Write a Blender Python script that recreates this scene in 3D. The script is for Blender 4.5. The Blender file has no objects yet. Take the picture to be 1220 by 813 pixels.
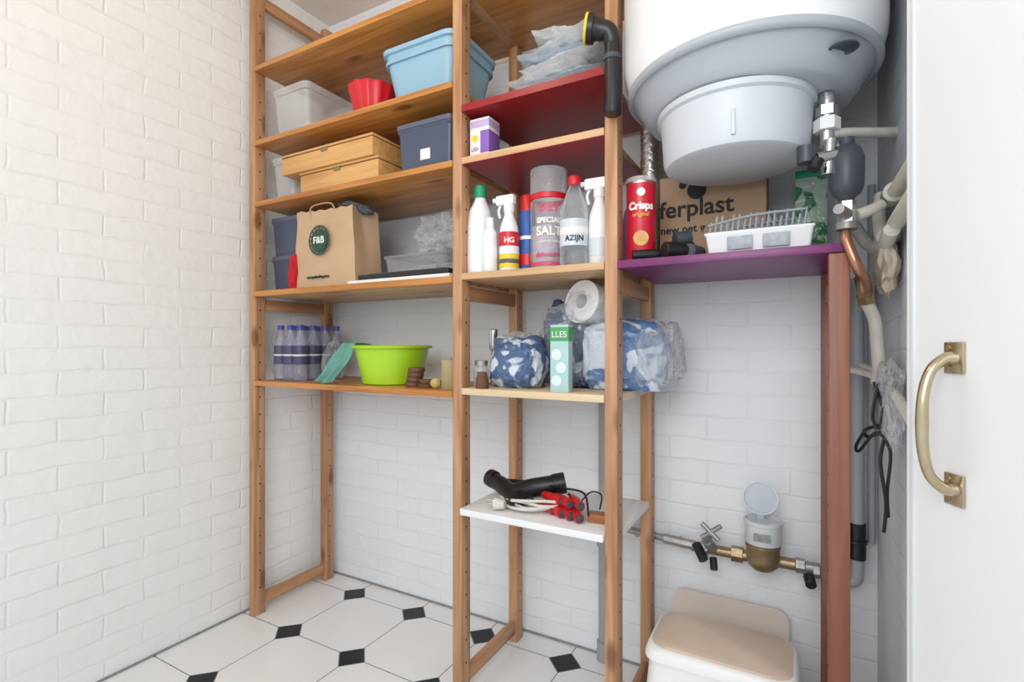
import bpy, bmesh, math, random
from mathutils import Vector, Matrix, noise
random.seed(3)
R=math.radians
# ---------------------------------------------------------------- materials
def new_mat(name):
    m=bpy.data.materials.new(name); m.use_nodes=True
    return m, m.node_tree, m.node_tree.nodes['Principled BSDF']
def mat(name,col,rough=.5,metal=0,alpha=1,var=.06,scale=14,bump=0,trans=0,spec=.5):
    m,nt,b=new_mat(name)
    N=nt.nodes; L=nt.links
    tc=N.new('ShaderNodeTexCoord'); nz=N.new('ShaderNodeTexNoise'); nz.inputs['Scale'].default_value=scale
    nz.inputs['Detail'].default_value=4
    L.new(tc.outputs['Object'],nz.inputs['Vector'])
    mx=N.new('ShaderNodeMix'); mx.data_type='RGBA'
    mx.inputs[6].default_value=(*[c*(1-var) for c in col],1); mx.inputs[7].default_value=(*[min(1,c*(1+var)) for c in col],1)
    L.new(nz.outputs['Fac'],mx.inputs[0]); L.new(mx.outputs[2],b.inputs['Base Color'])
    b.inputs['Roughness'].default_value=rough; b.inputs['Metallic'].default_value=metal
    b.inputs['Alpha'].default_value=alpha; b.inputs['Transmission Weight'].default_value=trans
    b.inputs['Specular IOR Level'].default_value=spec
    if bump:
        bp=N.new('ShaderNodeBump'); bp.inputs['Strength'].default_value=bump; bp.inputs['Distance'].default_value=.004
        L.new(nz.outputs['Fac'],bp.inputs['Height']); L.new(bp.outputs[0],b.inputs['Normal'])
    return m
def film(name,col,amin,amax,rough=.12):
    # thin clear plastic: nearly see-through face-on, whiter where it turns edge-on
    m,nt,b=new_mat(name); N=nt.nodes; L=nt.links
    b.inputs['Base Color'].default_value=(*col,1); b.inputs['Roughness'].default_value=rough; b.inputs['Specular IOR Level'].default_value=.8
    fr=N.new('ShaderNodeFresnel'); fr.inputs['IOR'].default_value=1.35
    tc=N.new('ShaderNodeTexCoord'); nz=N.new('ShaderNodeTexNoise'); nz.inputs['Scale'].default_value=32; nz.inputs['Distortion'].default_value=1.5; L.new(tc.outputs['Object'],nz.inputs['Vector'])
    bp=N.new('ShaderNodeBump'); bp.inputs['Strength'].default_value=.6; bp.inputs['Distance'].default_value=.005; L.new(nz.outputs['Fac'],bp.inputs['Height'])
    L.new(bp.outputs[0],b.inputs['Normal']); L.new(bp.outputs[0],fr.inputs['Normal'])
    mr=N.new('ShaderNodeMapRange'); mr.inputs['From Min'].default_value=.02; mr.inputs['From Max'].default_value=.35; mr.inputs['To Min'].default_value=amin; mr.inputs['To Max'].default_value=amax
    L.new(fr.outputs[0],mr.inputs['Value']); L.new(mr.outputs[0],b.inputs['Alpha'])
    return m
def wood(name,light,dark,axis='X',rough=.45,knots=True):
    m,nt,b=new_mat(name); N=nt.nodes; L=nt.links
    tc=N.new('ShaderNodeTexCoord'); mp=N.new('ShaderNodeMapping')
    s={'X':(1.6,22,22),'Z':(26,26,1.4),'Y':(22,1.6,22)}[axis]
    mp.inputs['Scale'].default_value=s; L.new(tc.outputs['Object'],mp.inputs['Vector'])
    nz=N.new('ShaderNodeTexNoise'); nz.inputs['Scale'].default_value=1.6; nz.inputs['Detail'].default_value=6; nz.inputs['Distortion'].default_value=.8
    L.new(mp.outputs[0],nz.inputs['Vector'])
    cr=N.new('ShaderNodeValToRGB'); cr.color_ramp.elements[0].position=.36; cr.color_ramp.elements[0].color=(*dark,1)
    cr.color_ramp.elements[1].position=.64; cr.color_ramp.elements[1].color=(*light,1)
    L.new(nz.outputs['Fac'],cr.inputs[0]); out=cr.outputs[0]
    if knots:
        mp2=N.new('ShaderNodeMapping'); s2={'X':(4,11,11),'Z':(12,12,4.5),'Y':(11,4,11)}[axis]
        mp2.inputs['Scale'].default_value=s2; L.new(tc.outputs['Object'],mp2.inputs['Vector'])
        vo=N.new('ShaderNodeTexVoronoi'); vo.inputs['Scale'].default_value=1.0; L.new(mp2.outputs[0],vo.inputs['Vector'])
        r2=N.new('ShaderNodeValToRGB'); r2.color_ramp.elements[0].position=.11; r2.color_ramp.elements[0].color=(.8,.8,.8,1)
        r2.color_ramp.elements[1].position=.22; r2.color_ramp.elements[1].color=(0,0,0,1)
        L.new(vo.outputs['Distance'],r2.inputs[0])
        mx=N.new('ShaderNodeMix'); mx.data_type='RGBA'; L.new(r2.outputs[0],mx.inputs[0]); L.new(out,mx.inputs[6])
        mx.inputs[7].default_value=(dark[0]*.45,dark[1]*.35,dark[2]*.35,1); out=mx.outputs[2]
    L.new(out,b.inputs['Base Color']); b.inputs['Roughness'].default_value=rough
    return m
def brick_mat(name,ax,col=(.86,.87,.88)):
    m,nt,b=new_mat(name); N=nt.nodes; L=nt.links
    tc=N.new('ShaderNodeTexCoord'); sp=N.new('ShaderNodeSeparateXYZ'); cb=N.new('ShaderNodeCombineXYZ')
    L.new(tc.outputs['Object'],sp.inputs[0]); L.new(sp.outputs[ax],cb.inputs[0]); L.new(sp.outputs[2],cb.inputs[1])
    nz=N.new('ShaderNodeTexNoise'); nz.inputs['Scale'].default_value=11; nz.inputs['Detail'].default_value=5
    L.new(tc.outputs['Object'],nz.inputs['Vector'])
    va=N.new('ShaderNodeVectorMath'); va.operation='MULTIPLY_ADD'; va.inputs[1].default_value=(.020,.020,0)
    L.new(nz.outputs['Color'],va.inputs[0]); L.new(cb.outputs[0],va.inputs[2])
    bt=N.new('ShaderNodeTexBrick'); bt.inputs['Scale'].default_value=1; bt.inputs['Brick Width'].default_value=.215; bt.inputs['Row Height'].default_value=.0665
    bt.inputs['Mortar Size'].default_value=.0055; bt.inputs['Mortar Smooth'].default_value=1.0
    L.new(va.outputs[0],bt.inputs['Vector'])
    bt.inputs['Color1'].default_value=(*col,1); bt.inputs['Color2'].default_value=(*[c*.98 for c in col],1)
    bt.inputs['Mortar'].default_value=(*[c*.965 for c in col],1)
    L.new(bt.outputs['Color'],b.inputs['Base Color'])
    n2=N.new('ShaderNodeTexNoise'); n2.inputs['Scale'].default_value=22; n2.inputs['Detail'].default_value=6; L.new(tc.outputs['Object'],n2.inputs['Vector'])
    n3=N.new('ShaderNodeTexNoise'); n3.inputs['Scale'].default_value=3.5; n3.inputs['Detail'].default_value=3; L.new(tc.outputs['Object'],n3.inputs['Vector'])
    mr=N.new('ShaderNodeMapRange'); mr.inputs['From Min'].default_value=.32; mr.inputs['From Max'].default_value=.68; mr.inputs['To Min'].default_value=.25; mr.inputs['To Max'].default_value=1.0
    L.new(n3.outputs['Fac'],mr.inputs['Value'])
    ml=N.new('ShaderNodeMath'); ml.operation='MULTIPLY'; L.new(bt.outputs['Fac'],ml.inputs[0]); L.new(mr.outputs[0],ml.inputs[1])
    ma=N.new('ShaderNodeMath'); ma.operation='MULTIPLY_ADD'; ma.inputs[1].default_value=-.95
    mb=N.new('ShaderNodeMath'); mb.operation='MULTIPLY'; mb.inputs[1].default_value=1.7; L.new(n2.outputs['Fac'],mb.inputs[0])
    L.new(ml.outputs[0],ma.inputs[0]); L.new(mb.outputs[0],ma.inputs[2])
    bp=N.new('ShaderNodeBump'); bp.inputs['Strength'].default_value=.55; bp.inputs['Distance'].default_value=.0038
    L.new(ma.outputs[0],bp.inputs['Height']); L.new(bp.outputs[0],b.inputs['Normal']); b.inputs['Roughness'].default_value=.68; b.inputs['Specular IOR Level'].default_value=.3
    return m
def floor_mat():
    m,nt,b=new_mat('octagon_tile'); N=nt.nodes; L=nt.links
    tc=N.new('ShaderNodeTexCoord'); sp=N.new('ShaderNodeSeparateXYZ'); L.new(tc.outputs['Object'],sp.inputs[0])
    def M(op,a,bv=None,c=None):
        n=N.new('ShaderNodeMath'); n.operation=op
        for i,v in enumerate((a,bv,c)):
            if v is None: continue
            if isinstance(v,(int,float)): n.inputs[i].default_value=v
            else: L.new(v,n.inputs[i])
        return n.outputs[0]
    P=.303
    def d(o,x0):
        q=M('MULTIPLY_ADD',o,1/P,-x0/P+.5+20); f=M('FRACT',q); return M('MULTIPLY',M('ABSOLUTE',M('SUBTRACT',f,.5)),P)
    dx=d(sp.outputs[0],-1.541); dy=d(sp.outputs[1],1.482)
    s=M('ADD',dx,dy); H=.055
    black=M('LESS_THAN',s,H-.001)
    g1=M('LESS_THAN',M('ABSOLUTE',M('SUBTRACT',s,H)),.0022)
    g2=M('MULTIPLY',M('LESS_THAN',M('MINIMUM',dx,dy),.0017),M('GREATER_THAN',s,H))
    g=M('MAXIMUM',g1,g2)
    nz=N.new('ShaderNodeTexNoise'); nz.inputs['Scale'].default_value=6; L.new(tc.outputs['Object'],nz.inputs['Vector'])
    w=N.new('ShaderNodeMix'); w.data_type='RGBA'; w.inputs[6].default_value=(.80,.81,.82,1); w.inputs[7].default_value=(.88,.88,.88,1); L.new(nz.outputs['Fac'],w.inputs[0])
    a=N.new('ShaderNodeMix'); a.data_type='RGBA'; L.new(black,a.inputs[0]); L.new(w.outputs[2],a.inputs[6]); a.inputs[7].default_value=(.003,.003,.004,1)
    c=N.new('ShaderNodeMix'); c.data_type='RGBA'; L.new(g,c.inputs[0]); L.new(a.outputs[2],c.inputs[6]); c.inputs[7].default_value=(.22,.22,.22,1)
    L.new(c.outputs[2],b.inputs['Base Color']); b.inputs['Roughness'].default_value=.22; b.inputs['Specular IOR Level'].default_value=.3
    bp=N.new('ShaderNodeBump'); bp.invert=True; bp.inputs['Strength'].default_value=.5; bp.inputs['Distance'].default_value=.002
    L.new(g,bp.inputs['Height']); L.new(bp.outputs[0],b.inputs['Normal'])
    return m
# ---------------------------------------------------------------- builder
class Obj:
    def __init__(s,name): s.name=name; s.bm=bmesh.new(); s.mats=[]
    def mi(s,m):
        if m not in s.mats: s.mats.append(m)
        return s.mats.index(m)
    def add(s,bm,m,M=None):
        if M is not None: bmesh.ops.transform(bm,matrix=M,verts=bm.verts)
        i=s.mi(m)
        for f in bm.faces: f.material_index=i; f.smooth=True
        me=bpy.data.meshes.new('t'); bm.to_mesh(me); bm.free(); s.bm.from_mesh(me); bpy.data.meshes.remove(me)
        return s
    def box(s,x0,x1,y0,y1,z0,z1,m,bev=.0015,M=None,seg=2):
        bm=bmesh.new(); bmesh.ops.create_cube(bm,size=1)
        for v in bm.verts: v.co=Vector(((x0+x1)/2+v.co.x*(x1-x0),(y0+y1)/2+v.co.y*(y1-y0),(z0+z1)/2+v.co.z*(z1-z0)))
        if bev: bmesh.ops.bevel(bm,geom=bm.edges[:],offset=bev,segments=seg,affect='EDGES',profile=.5)
        return s.add(bm,m,M)
    def lathe(s,prof,m,c=(0,0,0),seg=32,M=None,cap=True,flute=None,a0=0,a1=None):
        bm=bmesh.new(); rings=[]
        full=a1 is None; n=seg if full else seg+1
        for r,z in prof:
            ring=[]
            for i in range(n):
                a=2*math.pi*i/seg if full else a0+(a1-a0)*i/seg
                rr=r*(1+(flute[1]*math.cos(flute[0]*a) if flute else 0))
                ring.append(bm.verts.new((rr*math.cos(a),rr*math.sin(a),z)))
            rings.append(ring)
        for A,B in zip(rings,rings[1:]):
            for i in range(seg if full else seg):
                j=(i+1)%n
                try: bm.faces.new((A[i],A[j],B[j],B[i]))
                except: pass
        if cap and full:
            for ring,p in ((rings[0],prof[0]),(rings[-1],prof[-1])):
                if p[0]>1e-6:
                    try: bm.faces.new(ring)
                    except: pass
        bmesh.ops.remove_doubles(bm,verts=bm.verts,dist=1e-6)
        bmesh.ops.recalc_face_normals(bm,faces=bm.faces)
        T=Matrix.Translation(Vector(c))
        if M is not None: T=T@M
        return s.add(bm,m,T)
    def cyl(s,p,q,r,m,seg=20,r2=None,bev=.001):
        p=Vector(p);q=Vector(q);d=q-p;l=d.length; r2=r if r2 is None else r2
        M=d.to_track_quat('Z','Y').to_matrix().to_4x4()
        return s.lathe([(0,0),(r-bev,0),(r,bev),(r2,l-bev),(r2-bev,l),(0,l)],m,c=p,seg=seg,M=M)
    def tube(s,pts,r,m,seg=12,sub=8,smooth=True,radii=None):
        P=[Vector(p) for p in pts]; RR=[]
        if smooth and len(P)>2:
            out=[]
            for i in range(len(P)-1):
                p0=P[max(i-1,0)];p1=P[i];p2=P[i+1];p3=P[min(i+2,len(P)-1)]
                for j in range(sub):
                    t=j/sub
                    out.append(.5*((2*p1)+(p2-p0)*t+(2*p0-5*p1+4*p2-p3)*t*t+(3*p1-p0-3*p2+p3)*t**3))
                    if radii: RR.append(radii[i]*(1-t)+radii[i+1]*t)
            out.append(P[-1]); P=out
            if radii: RR.append(radii[-1])
        elif radii: RR=list(radii)
        if not RR: RR=[r]*len(P)
        bm=bmesh.new(); rings=[]; up=None
        for i,p in enumerate(P):
            t=(P[min(i+1,len(P)-1)]-P[max(i-1,0)]).normalized()
            if up is None: up=t.orthogonal().normalized()
            up=(up-t*up.dot(t))
            if up.length<1e-5: up=t.orthogonal()
            up.normalize(); b=t.cross(up)
            rings.append([bm.verts.new(p+(up*math.cos(2*math.pi*k/seg)+b*math.sin(2*math.pi*k/seg))*RR[i]) for k in range(seg)])
        for A,B in zip(rings,rings[1:]):
            for k in range(seg): bm.faces.new((A[k],A[(k+1)%seg],B[(k+1)%seg],B[k]))
        bm.faces.new(rings[0]); bm.faces.new(rings[-1])
        bmesh.ops.recalc_face_normals(bm,faces=bm.faces)
        return s.add(bm,m)
    def loft(s,secs,m,c=(0,0,0),rot=0,capb=True,capt=False,n=6,wob=0):
        bm=bmesh.new(); rings=[]
        for z,hx,hy,r in secs:
            r=min(r,hx*.999,hy*.999); ring=[]
            for (sx,sy,a0) in ((1,1,0),(-1,1,90),(-1,-1,180),(1,-1,270)):
                for i in range(n+1):
                    a=R(a0+90*i/n); ring.append(bm.verts.new((sx*(hx-r)+r*math.cos(a),sy*(hy-r)+r*math.sin(a),z)))
            rings.append(ring)
        for A,B in zip(rings,rings[1:]):
            k=len(A)
            for i in range(k): bm.faces.new((A[i],A[(i+1)%k],B[(i+1)%k],B[i]))
        if capb: bm.faces.new(rings[0])
        if capt: bm.faces.new(rings[-1])
        bmesh.ops.recalc_face_normals(bm,faces=bm.faces)
        if wob:
            for v in bm.verts: v.co+=noise.noise_vector(v.co*12+Vector(c))*wob
        return s.add(bm,m,Matrix.Translation(Vector(c))@Matrix.Rotation(R(rot),4,'Z'))
    def blob(s,c,sz,m,amp=.25,freq=2.2,sub=4,seed=0,flat=True,rot=0,rot2=None,power=1,fine=1):
        bm=bmesh.new(); bmesh.ops.create_icosphere(bm,subdivisions=sub,radius=1)
        for v in bm.verts:
            d=v.co.normalized()
            if power!=1:
                d2=Vector([math.copysign(abs(x)**power,x) for x in d]); d=d2/ max(1e-6,(sum(abs(x)**(2/power) for x in d2))**(power/2))
            n1=noise.noise(v.co*freq+Vector((seed*7.1,seed*3.3,1)))
            n2=1-2*abs(noise.noise(v.co*freq*2.3+Vector((seed,5,seed*2.2))))
            n3=1-2*abs(noise.noise(v.co*freq*5+Vector((seed,15,seed*1.2))))
            k=1+amp*(n1*.8+(n2-.5)*.35*fine+(n3-.5)*.14*fine)
            v.co=Vector((d.x*sz[0]*k,d.y*sz[1]*k,d.z*sz[2]*k))
            if flat and v.co.z<-sz[2]*.8: v.co.z=-sz[2]*.8
        M=Matrix.Translation(Vector(c))@Matrix.Rotation(R(rot),4,'Z')
        if rot2: M=M@Matrix.Rotation(R(rot2),4,'Y')
        return s.add(bm,m,M)
    def sheet(s,fn,nu,nv,m,th=.0):
        bm=bmesh.new(); G=[[bm.verts.new(fn(i/nu,j/nv)) for j in range(nv+1)] for i in range(nu+1)]
        for i in range(nu):
            for j in range(nv): bm.faces.new((G[i][j],G[i+1][j],G[i+1][j+1],G[i][j+1]))
        if th: bmesh.ops.solidify(bm,geom=bm.faces[:],thickness=th)
        return s.add(bm,m)
    def text(s,txt,size,m,org=(0,0,0),M=None,cyl=None,align='CENTER',ext=.0004,bold=0):
        cu=bpy.data.curves.new('txt','FONT'); cu.body=txt; cu.size=size; cu.align_x=align; cu.extrude=ext; cu.offset=bold
        ob=bpy.data.objects.new('txt',cu); bpy.context.scene.collection.objects.link(ob)
        dg=bpy.context.evaluated_depsgraph_get(); me=bpy.data.meshes.new_from_object(ob.evaluated_get(dg))
        bm=bmesh.new(); bm.from_mesh(me); bpy.data.objects.remove(ob); bpy.data.curves.remove(cu); bpy.data.meshes.remove(me)
        if cyl:
            cx,cy,r,ang,z=cyl
            for v in bm.verts:
                a=ang+v.co.x/r; rr=r+v.co.z
                v.co=Vector((cx+rr*math.cos(a),cy+rr*math.sin(a),z+v.co.y))
            return s.add(bm,m)
        T=Matrix.Translation(Vector(org))@(M if M is not None else Matrix.Identity(4))@Matrix.Rotation(R(90),4,'X')
        return s.add(bm,m,T)
    def done(s,angle=38,parent=None):
        me=bpy.data.meshes.new(s.name)
        for e in s.bm.edges:
            if len(e.link_faces)==2 and e.calc_face_angle(0)>R(angle): e.smooth=False
        s.bm.to_mesh(me); s.bm.free()
        for m in s.mats: me.materials.append(m)
        ob=bpy.data.objects.new(s.name,me); bpy.context.scene.collection.objects.link(ob)
        if parent: ob.parent=parent
        return ob
def camang(x,y): return math.atan2(-y,-x)   # labels are turned toward the room entrance
def empty(name):
    e=bpy.data.objects.new(name,None); bpy.context.scene.collection.objects.link(e); return e
# ---------------------------------------------------------------- palette
W_POST=wood('pine_post',(.56,.315,.170),(.37,.175,.080),'Z')
W_RUNG=wood('pine_rung',(.54,.29,.145),(.39,.18,.08),'Y')
W_SH=wood('pine_shelf_orange',(.58,.255,.065),(.39,.145,.030),'X',rough=.35)
W_SH2=wood('pine_shelf_pale',(.66,.42,.23),(.50,.29,.14),'X')
W_PLY=wood('plywood_pale',(.78,.64,.42),(.66,.50,.31),'X',knots=False)
W_RED=wood('redbrown_post',(.33,.130,.082),(.22,.075,.045),'Z')
W_BOX=wood('light_box_wood',(.70,.40,.15),(.54,.28,.09),'X')
RED_SH=mat('red_lacquer',(.30,.012,.020),.3,var=.2)
PUR_SH=mat('purple_paint',(.17,.025,.13),.35,var=.25,scale=25)
WHITE=mat('white_plastic',(.82,.83,.84),.35,var=.02)
WHITE2=mat('boiler_enamel',(.82,.83,.85),.2,var=.01)
GREYW=mat('boiler_grey_plastic',(.41,.44,.48),.38,var=.04)
GREYC=mat('boiler_cap_plastic',(.57,.60,.64),.38,var=.03)
BLACK=mat('black_plastic',(.012,.012,.014),.35)
DGREY=mat('dark_grey_plastic',(.055,.065,.08),.4)
CHROME=mat('chrome',(.72,.72,.72),.18,1)
STEEL=mat('galvanised_steel',(.36,.35,.34),.45,.7,var=.3,bump=.3,scale=60)
BRASS=mat('aged_brass',(.52,.44,.30),.22,1,var=.2,scale=50)
OLDBR=mat('old_brass',(.34,.25,.15),.4,.8,var=.3,bump=.3,scale=60)
COPPER=mat('copper',(.50,.25,.16),.3,.9)
CREAM=mat('cream_pipe',(.62,.60,.53),.5,var=.15,bump=.2,scale=40)
PIPEG=mat('grey_pvc',(.38,.41,.44),.5)
CLR=film('clear_plastic',(.80,.82,.84),.12,.70)
PL=film('clear_plastic_film',(.80,.83,.86),.25,.85)
# ---------------------------------------------------------------- room
XL,XR,YB,H=-1.80,.182,1.582,2.40
Obj('floor').box(XL-.1,1.2,-1.0,YB+.1,-.06,0,floor_mat(),0).done()
Obj('wall_left').box(XL-.1,XL,-1.0,YB,0,H,brick_mat('painted_brick_left',1,(.87,.87,.86)),0).done()
Obj('wall_back').box(XL-.1,XR+.1,YB,YB+.1,0,H,brick_mat('painted_brick_back',0,(.84,.86,.88)),0).done()
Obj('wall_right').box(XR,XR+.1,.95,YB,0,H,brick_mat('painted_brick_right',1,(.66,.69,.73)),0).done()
Obj('ceiling').box(XL-.1,1.2,-1.0,YB+.1,H,H+.06,mat('ceiling_plaster',(.78,.71,.64),.8),0).done()
GRIM=mat('floor_sealant',(.28,.28,.28),.8,var=.4,scale=50)
Obj('trim_1').box(XL+.008,XR-.001,YB-.006,YB-.0005,.0002,.006,GRIM,0).done()
Obj('trim_2').box(XL+.0005,XL+.006,-.9,YB-.0005,.0002,.006,GRIM,0).done()
# ---------------------------------------------------------------- shelving unit
SU=empty('wooden_shelving_unit')
YF0,YF1,YB0,YB1=1.178,1.222,1.500,1.544
TOP=2.33
HOLE=mat('pin_hole',(.05,.025,.012),.9)
def frame(xc,ztop,m1,m2,rz,w=.032):
    x0,x1=xc-w/2,xc+w/2
    for (ya,yb,yy,mm) in ((YF0,YF1,1.200,m1),(YB0,YB1,1.522,m2)):
        S=Obj('post'); S.box(x0,x1,ya,yb,0,ztop,mm,.003)
        z=.10
        while z<ztop-.04:
            for sx in (x0,x1):
                d=.0004 if sx==x1 else -.0004
                S.cyl((sx-d*.5,yy,z),(sx+d,yy,z),.0034,HOLE,seg=8,bev=.0001)
            z+=.064
        S.done(parent=SU)
    for z in rz: Obj('rung').box(xc-.010,xc+.010,YF1+.0002,YB0-.0002,z-.020,z+.020,m2 if m2 is W_RED else W_RUNG,.002).done(parent=SU)
X1,X2,X3,X4=-1.745,-.829,-.384,.075
frame(X1,TOP,W_POST,W_POST,(.05,1.145,2.275))
frame(X2,TOP,W_POST,W_POST,(.05,1.145,2.275))
Obj('rung').box(X2-.0162,X2+.0162,YF1+.0002,YB0-.0002,1.996,2.036,W_RUNG,.001).done(parent=SU)
frame(X3,TOP,W_POST,W_POST,(.05,1.145,2.275))
frame(X4,1.178,W_RED,W_RED,(.05,1.12),.036)
def shelf(xa,xb,zc,m,th=.018,y0=1.176,y1=1.546,under=None,edge=None,tab=False,name='shelf_board'):
    S=Obj(name)
    a,b=xa+.0165,xb-.0165
    S.box(a,b,y0,y1,zc-th/2,zc+th/2,m,.001)
    if under: S.box(a+.001,b-.001,y0+.001,y1,zc-th/2-.0012,zc-th/2+.001,under,0)
    if edge: S.box(a,b,y0-.0012,y0+.001,zc-th/2-.001,zc+th/2,edge,0)
    if tab: S.box(b-.001,b+.03,YF1+.002,min(y1,YB0-.003),zc-th/2,zc+th/2,m,.001)
    S.done(parent=SU)
shelf(X1,X2,2.006,W_SH); shelf(X1,X2,1.733,W_SH); shelf(X1,X2,1.509,W_SH)
shelf(X1,X2,1.183,W_SH2,edge=W_SH); shelf(X1,X2,.857,W_SH)
shelf(X2,X3,2.006,W_SH); shelf(X2,X3,1.656,W_SH2,under=RED_SH,edge=RED_SH)
shelf(X2,X3,1.510,W_SH2,under=RED_SH); shelf(X2,X3,1.188,W_SH2)
shelf(X2,X3,.868,W_PLY,tab=True)
shelf(X2,X3,.535,WHITE,y0=1.168,y1=1.485,tab=True)
shelf(X3,X4+.03,1.188,PUR_SH,y1=1.56)
# ---------------------------------------------------------------- boiler
B=Obj('water_heater'); bc=(-.10,1.25,0)
B.lathe([(0,2.30),(.2,2.30),(.245,2.275),(.262,2.22),(.262,1.635),(.2605,1.615),(.256,1.595),(.252,1.583),(.251,1.575)],WHITE2,bc,seg=96,cap=False)
B.lathe([(.2515,1.576),(.2545,1.572),(.2545,1.566),(.250,1.560),(.244,1.558),(.240,1.561),(.234,1.556),(.218,1.528),(.205,1.510),(.195,1.503),(0,1.50)],GREYW,bc,seg=96,cap=False)
cc=(-.118,1.205,0)
B.lathe([(.158,1.502),(.158,1.490),(.151,1.486),(.149,1.46),(.145,1.40),(.140,1.388),(.130,1.383),(0,1.381)],GREYC,cc,seg=80,cap=False)
a=camang(-.118,1.205)
px,py=-.118+.145*math.cos(a),1.205+.145*math.sin(a)
B.box(-.004,.004,-.006,.003,1.40,1.450,GREYC,.002,M=Matrix.Translation((px,py,0))@Matrix.Rotation(a+R(90),4,'Z'))
B.lathe([(0,0),(.024,0),(.026,.004),(.020,.005),(.018,.001),(0,.001)],DGREY,(.075,1.10,1.538),M=Matrix.Rotation(R(180),4,'X'))
B.box(-.25,.05,1.50,1.5815,1.80,1.86,STEEL,.002)
B.box(-.25,.05,1.50,1.5815,2.08,2.14,STEEL,.002)
B.done()
V=Obj('safety_valve_assembly')
V.cyl((.055,1.20,1.395),(.055,1.20,1.4995),.014,CHROME)
V.cyl((.055,1.20,1.425),(.055,1.20,1.45),.024,WHITE,seg=6)
V.cyl((.055,1.20,1.455),(.055,1.20,1.475),.020,CHROME,seg=6)
V.tube([(.055,1.20,1.42),(.10,1.23,1.425),(.150,1.27,1.43),(.1815,1.30,1.435)],.010,CREAM)
V.tube([(.055,1.20,1.40),(.075,1.19,1.385),(.085,1.185,1.37)],.012,CHROME)
V.lathe([(0,0),(.012,0),(.014,.008),(.024,.016),(.029,.03),(.030,.06),(.030,.085),(.024,.102),(.014,.112),(.013,.125),(0,.125)],DGREY,(.087,1.185,1.275))
V.cyl((.035,1.16,1.36),(.08,1.18,1.37),.012,CHROME)
V.cyl((.018,1.15,1.385),(.018,1.15,1.352),.016,DGREY); V.cyl((.038,1.145,1.355),(.030,1.14,1.335),.012,BLACK)
V.cyl((.055,1.172,1.33),(.06,1.176,1.40),.011,CHROME)
V.cyl((.087,1.185,1.232),(.087,1.185,1.277),.016,CHROME,seg=6); V.cyl((.087,1.185,1.222),(.087,1.185,1.236),.019,STEEL)
V.cyl((.087,1.17,1.25),(.07,1.12,1.25),.010,STEEL)
V.tube([(.087,1.185,1.225),(.086,1.172,1.20),(.102,1.168,1.15),(.118,1.20,1.12),(.122,1.24,1.10)],.0095,COPPER)
V.cyl((.114,1.205,1.13),(.124,1.245,1.095),.014,OLDBR,seg=8)
V.cyl((.122,1.243,1.10),(.126,1.248,1.082),.017,OLDBR,seg=6)
V.tube([(.125,1.247,1.085),(.140,1.26,1.05),(.145,1.265,1.00),(.148,1.26,.95),(.146,1.27,.92)],.012,CREAM)
V.tube([(.105,1.19,1.25),(.13,1.20,1.26),(.145,1.21,1.27)],.011,CREAM)
V.done()
P=Obj('wall_pipes')
P.tube([(.168,1.48,1.29),(.165,1.34,1.29),(.165,1.16,1.29),(.165,.97,1.29)],.012,CREAM)
P.tube([(.168,1.48,1.20),(.164,1.34,1.21),(.163,1.16,1.225),(.163,.97,1.235)],.014,CREAM)
P.tube([(.095,1.30,1.28),(.12,1.33,1.24),(.14,1.33,1.21),(.150,1.24,1.19),(.155,1.16,1.21)],.013,CREAM)
P.tube([(.155,1.30,1.31),(.150,1.28,1.25),(.160,1.27,1.17),(.168,1.27,1.12)],.012,CREAM)
P.cyl((.165,1.24,1.29),(.165,1.20,1.29),.019,CREAM); P.cyl((.163,1.30,1.213),(.163,1.26,1.217),.021,CREAM)
P.tube([(.10,1.50,.94),(.14,1.40,.935),(.160,1.25,.92),(.165,1.12,.89),(.165,.97,.86)],.009,CREAM)
P.tube([(.135,1.45,.95),(.158,1.35,.94),(.165,1.28,.96)],.008,CREAM)
P.blob((.160,1.22,.93),(.020,.05,.035),PL,.5,2,4,seed=2,flat=False); P.blob((.160,1.19,.86),(.018,.035,.06),PL,.4,2,4,seed=4,flat=False)
P.blob((.157,1.25,1.16),(.02,.05,.06),mat('tan_insulation',(.56,.48,.38),.7),.5,3,3,seed=7,flat=False)
P.tube([(.135,1.22,.925),(.15,1.19,.85),(.125,1.20,.82),(.12,1.22,.83),(.15,1.20,.84),(.14,1.18,.78),(.150,1.19,.70),(.148,1.20,.64)],.0033,BLACK,seg=8)
P.tube([(.12,1.2,.835),(.105,1.21,.80),(.11,1.21,.79),(.135,1.19,.83),(.155,1.18,.80),(.152,1.19,.72),(.155,1.2,.67)],.003,BLACK,seg=8)
P.tube([(.145,1.18,.88),(.14,1.19,.84),(.13,1.2,.86),(.14,1.2,.925)],.003,BLACK,seg=8); P.done()
P=Obj('wall_conduit')
P.tube([(.136,1.545,1.165),(.136,1.545,.8),(.136,1.545,.5),(.136,1.545,.43),(.130,1.545,.405),(.11,1.54,.40)],.015,PIPEG)
P.cyl((.136,1.545,.46),(.136,1.545,.55),.019,BLACK); P.cyl((.136,1.545,.50),(.136,1.545,.51),.022,BLACK)
P.tube([(.168,1.565,1.4),(.168,1.565,.9),(.168,1.565,.5)],.009,PIPEG)
P.done()
P=Obj('drain_pipe'); DP=mat('drain_grey',(.36,.36,.36),.55)
P.cyl((-.529,1.561,0),(-.529,1.561,1.17),.019,DP); P.cyl((-.529,1.558,0),(-.529,1.558,.06),.0235,DP); P.cyl((-.529,1.558,.36),(-.529,1.558,.50),.0235,DP); P.done()
Z=.42; y=1.535
P=Obj('water_meter_pipework')
P.cyl((-.50,y+.015,Z+.012),(-.26,y,Z+.004),.010,STEEL); P.cyl((-.34,y+.003,Z+.006),(-.25,y,Z+.002),.0145,STEEL,seg=8)
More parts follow.
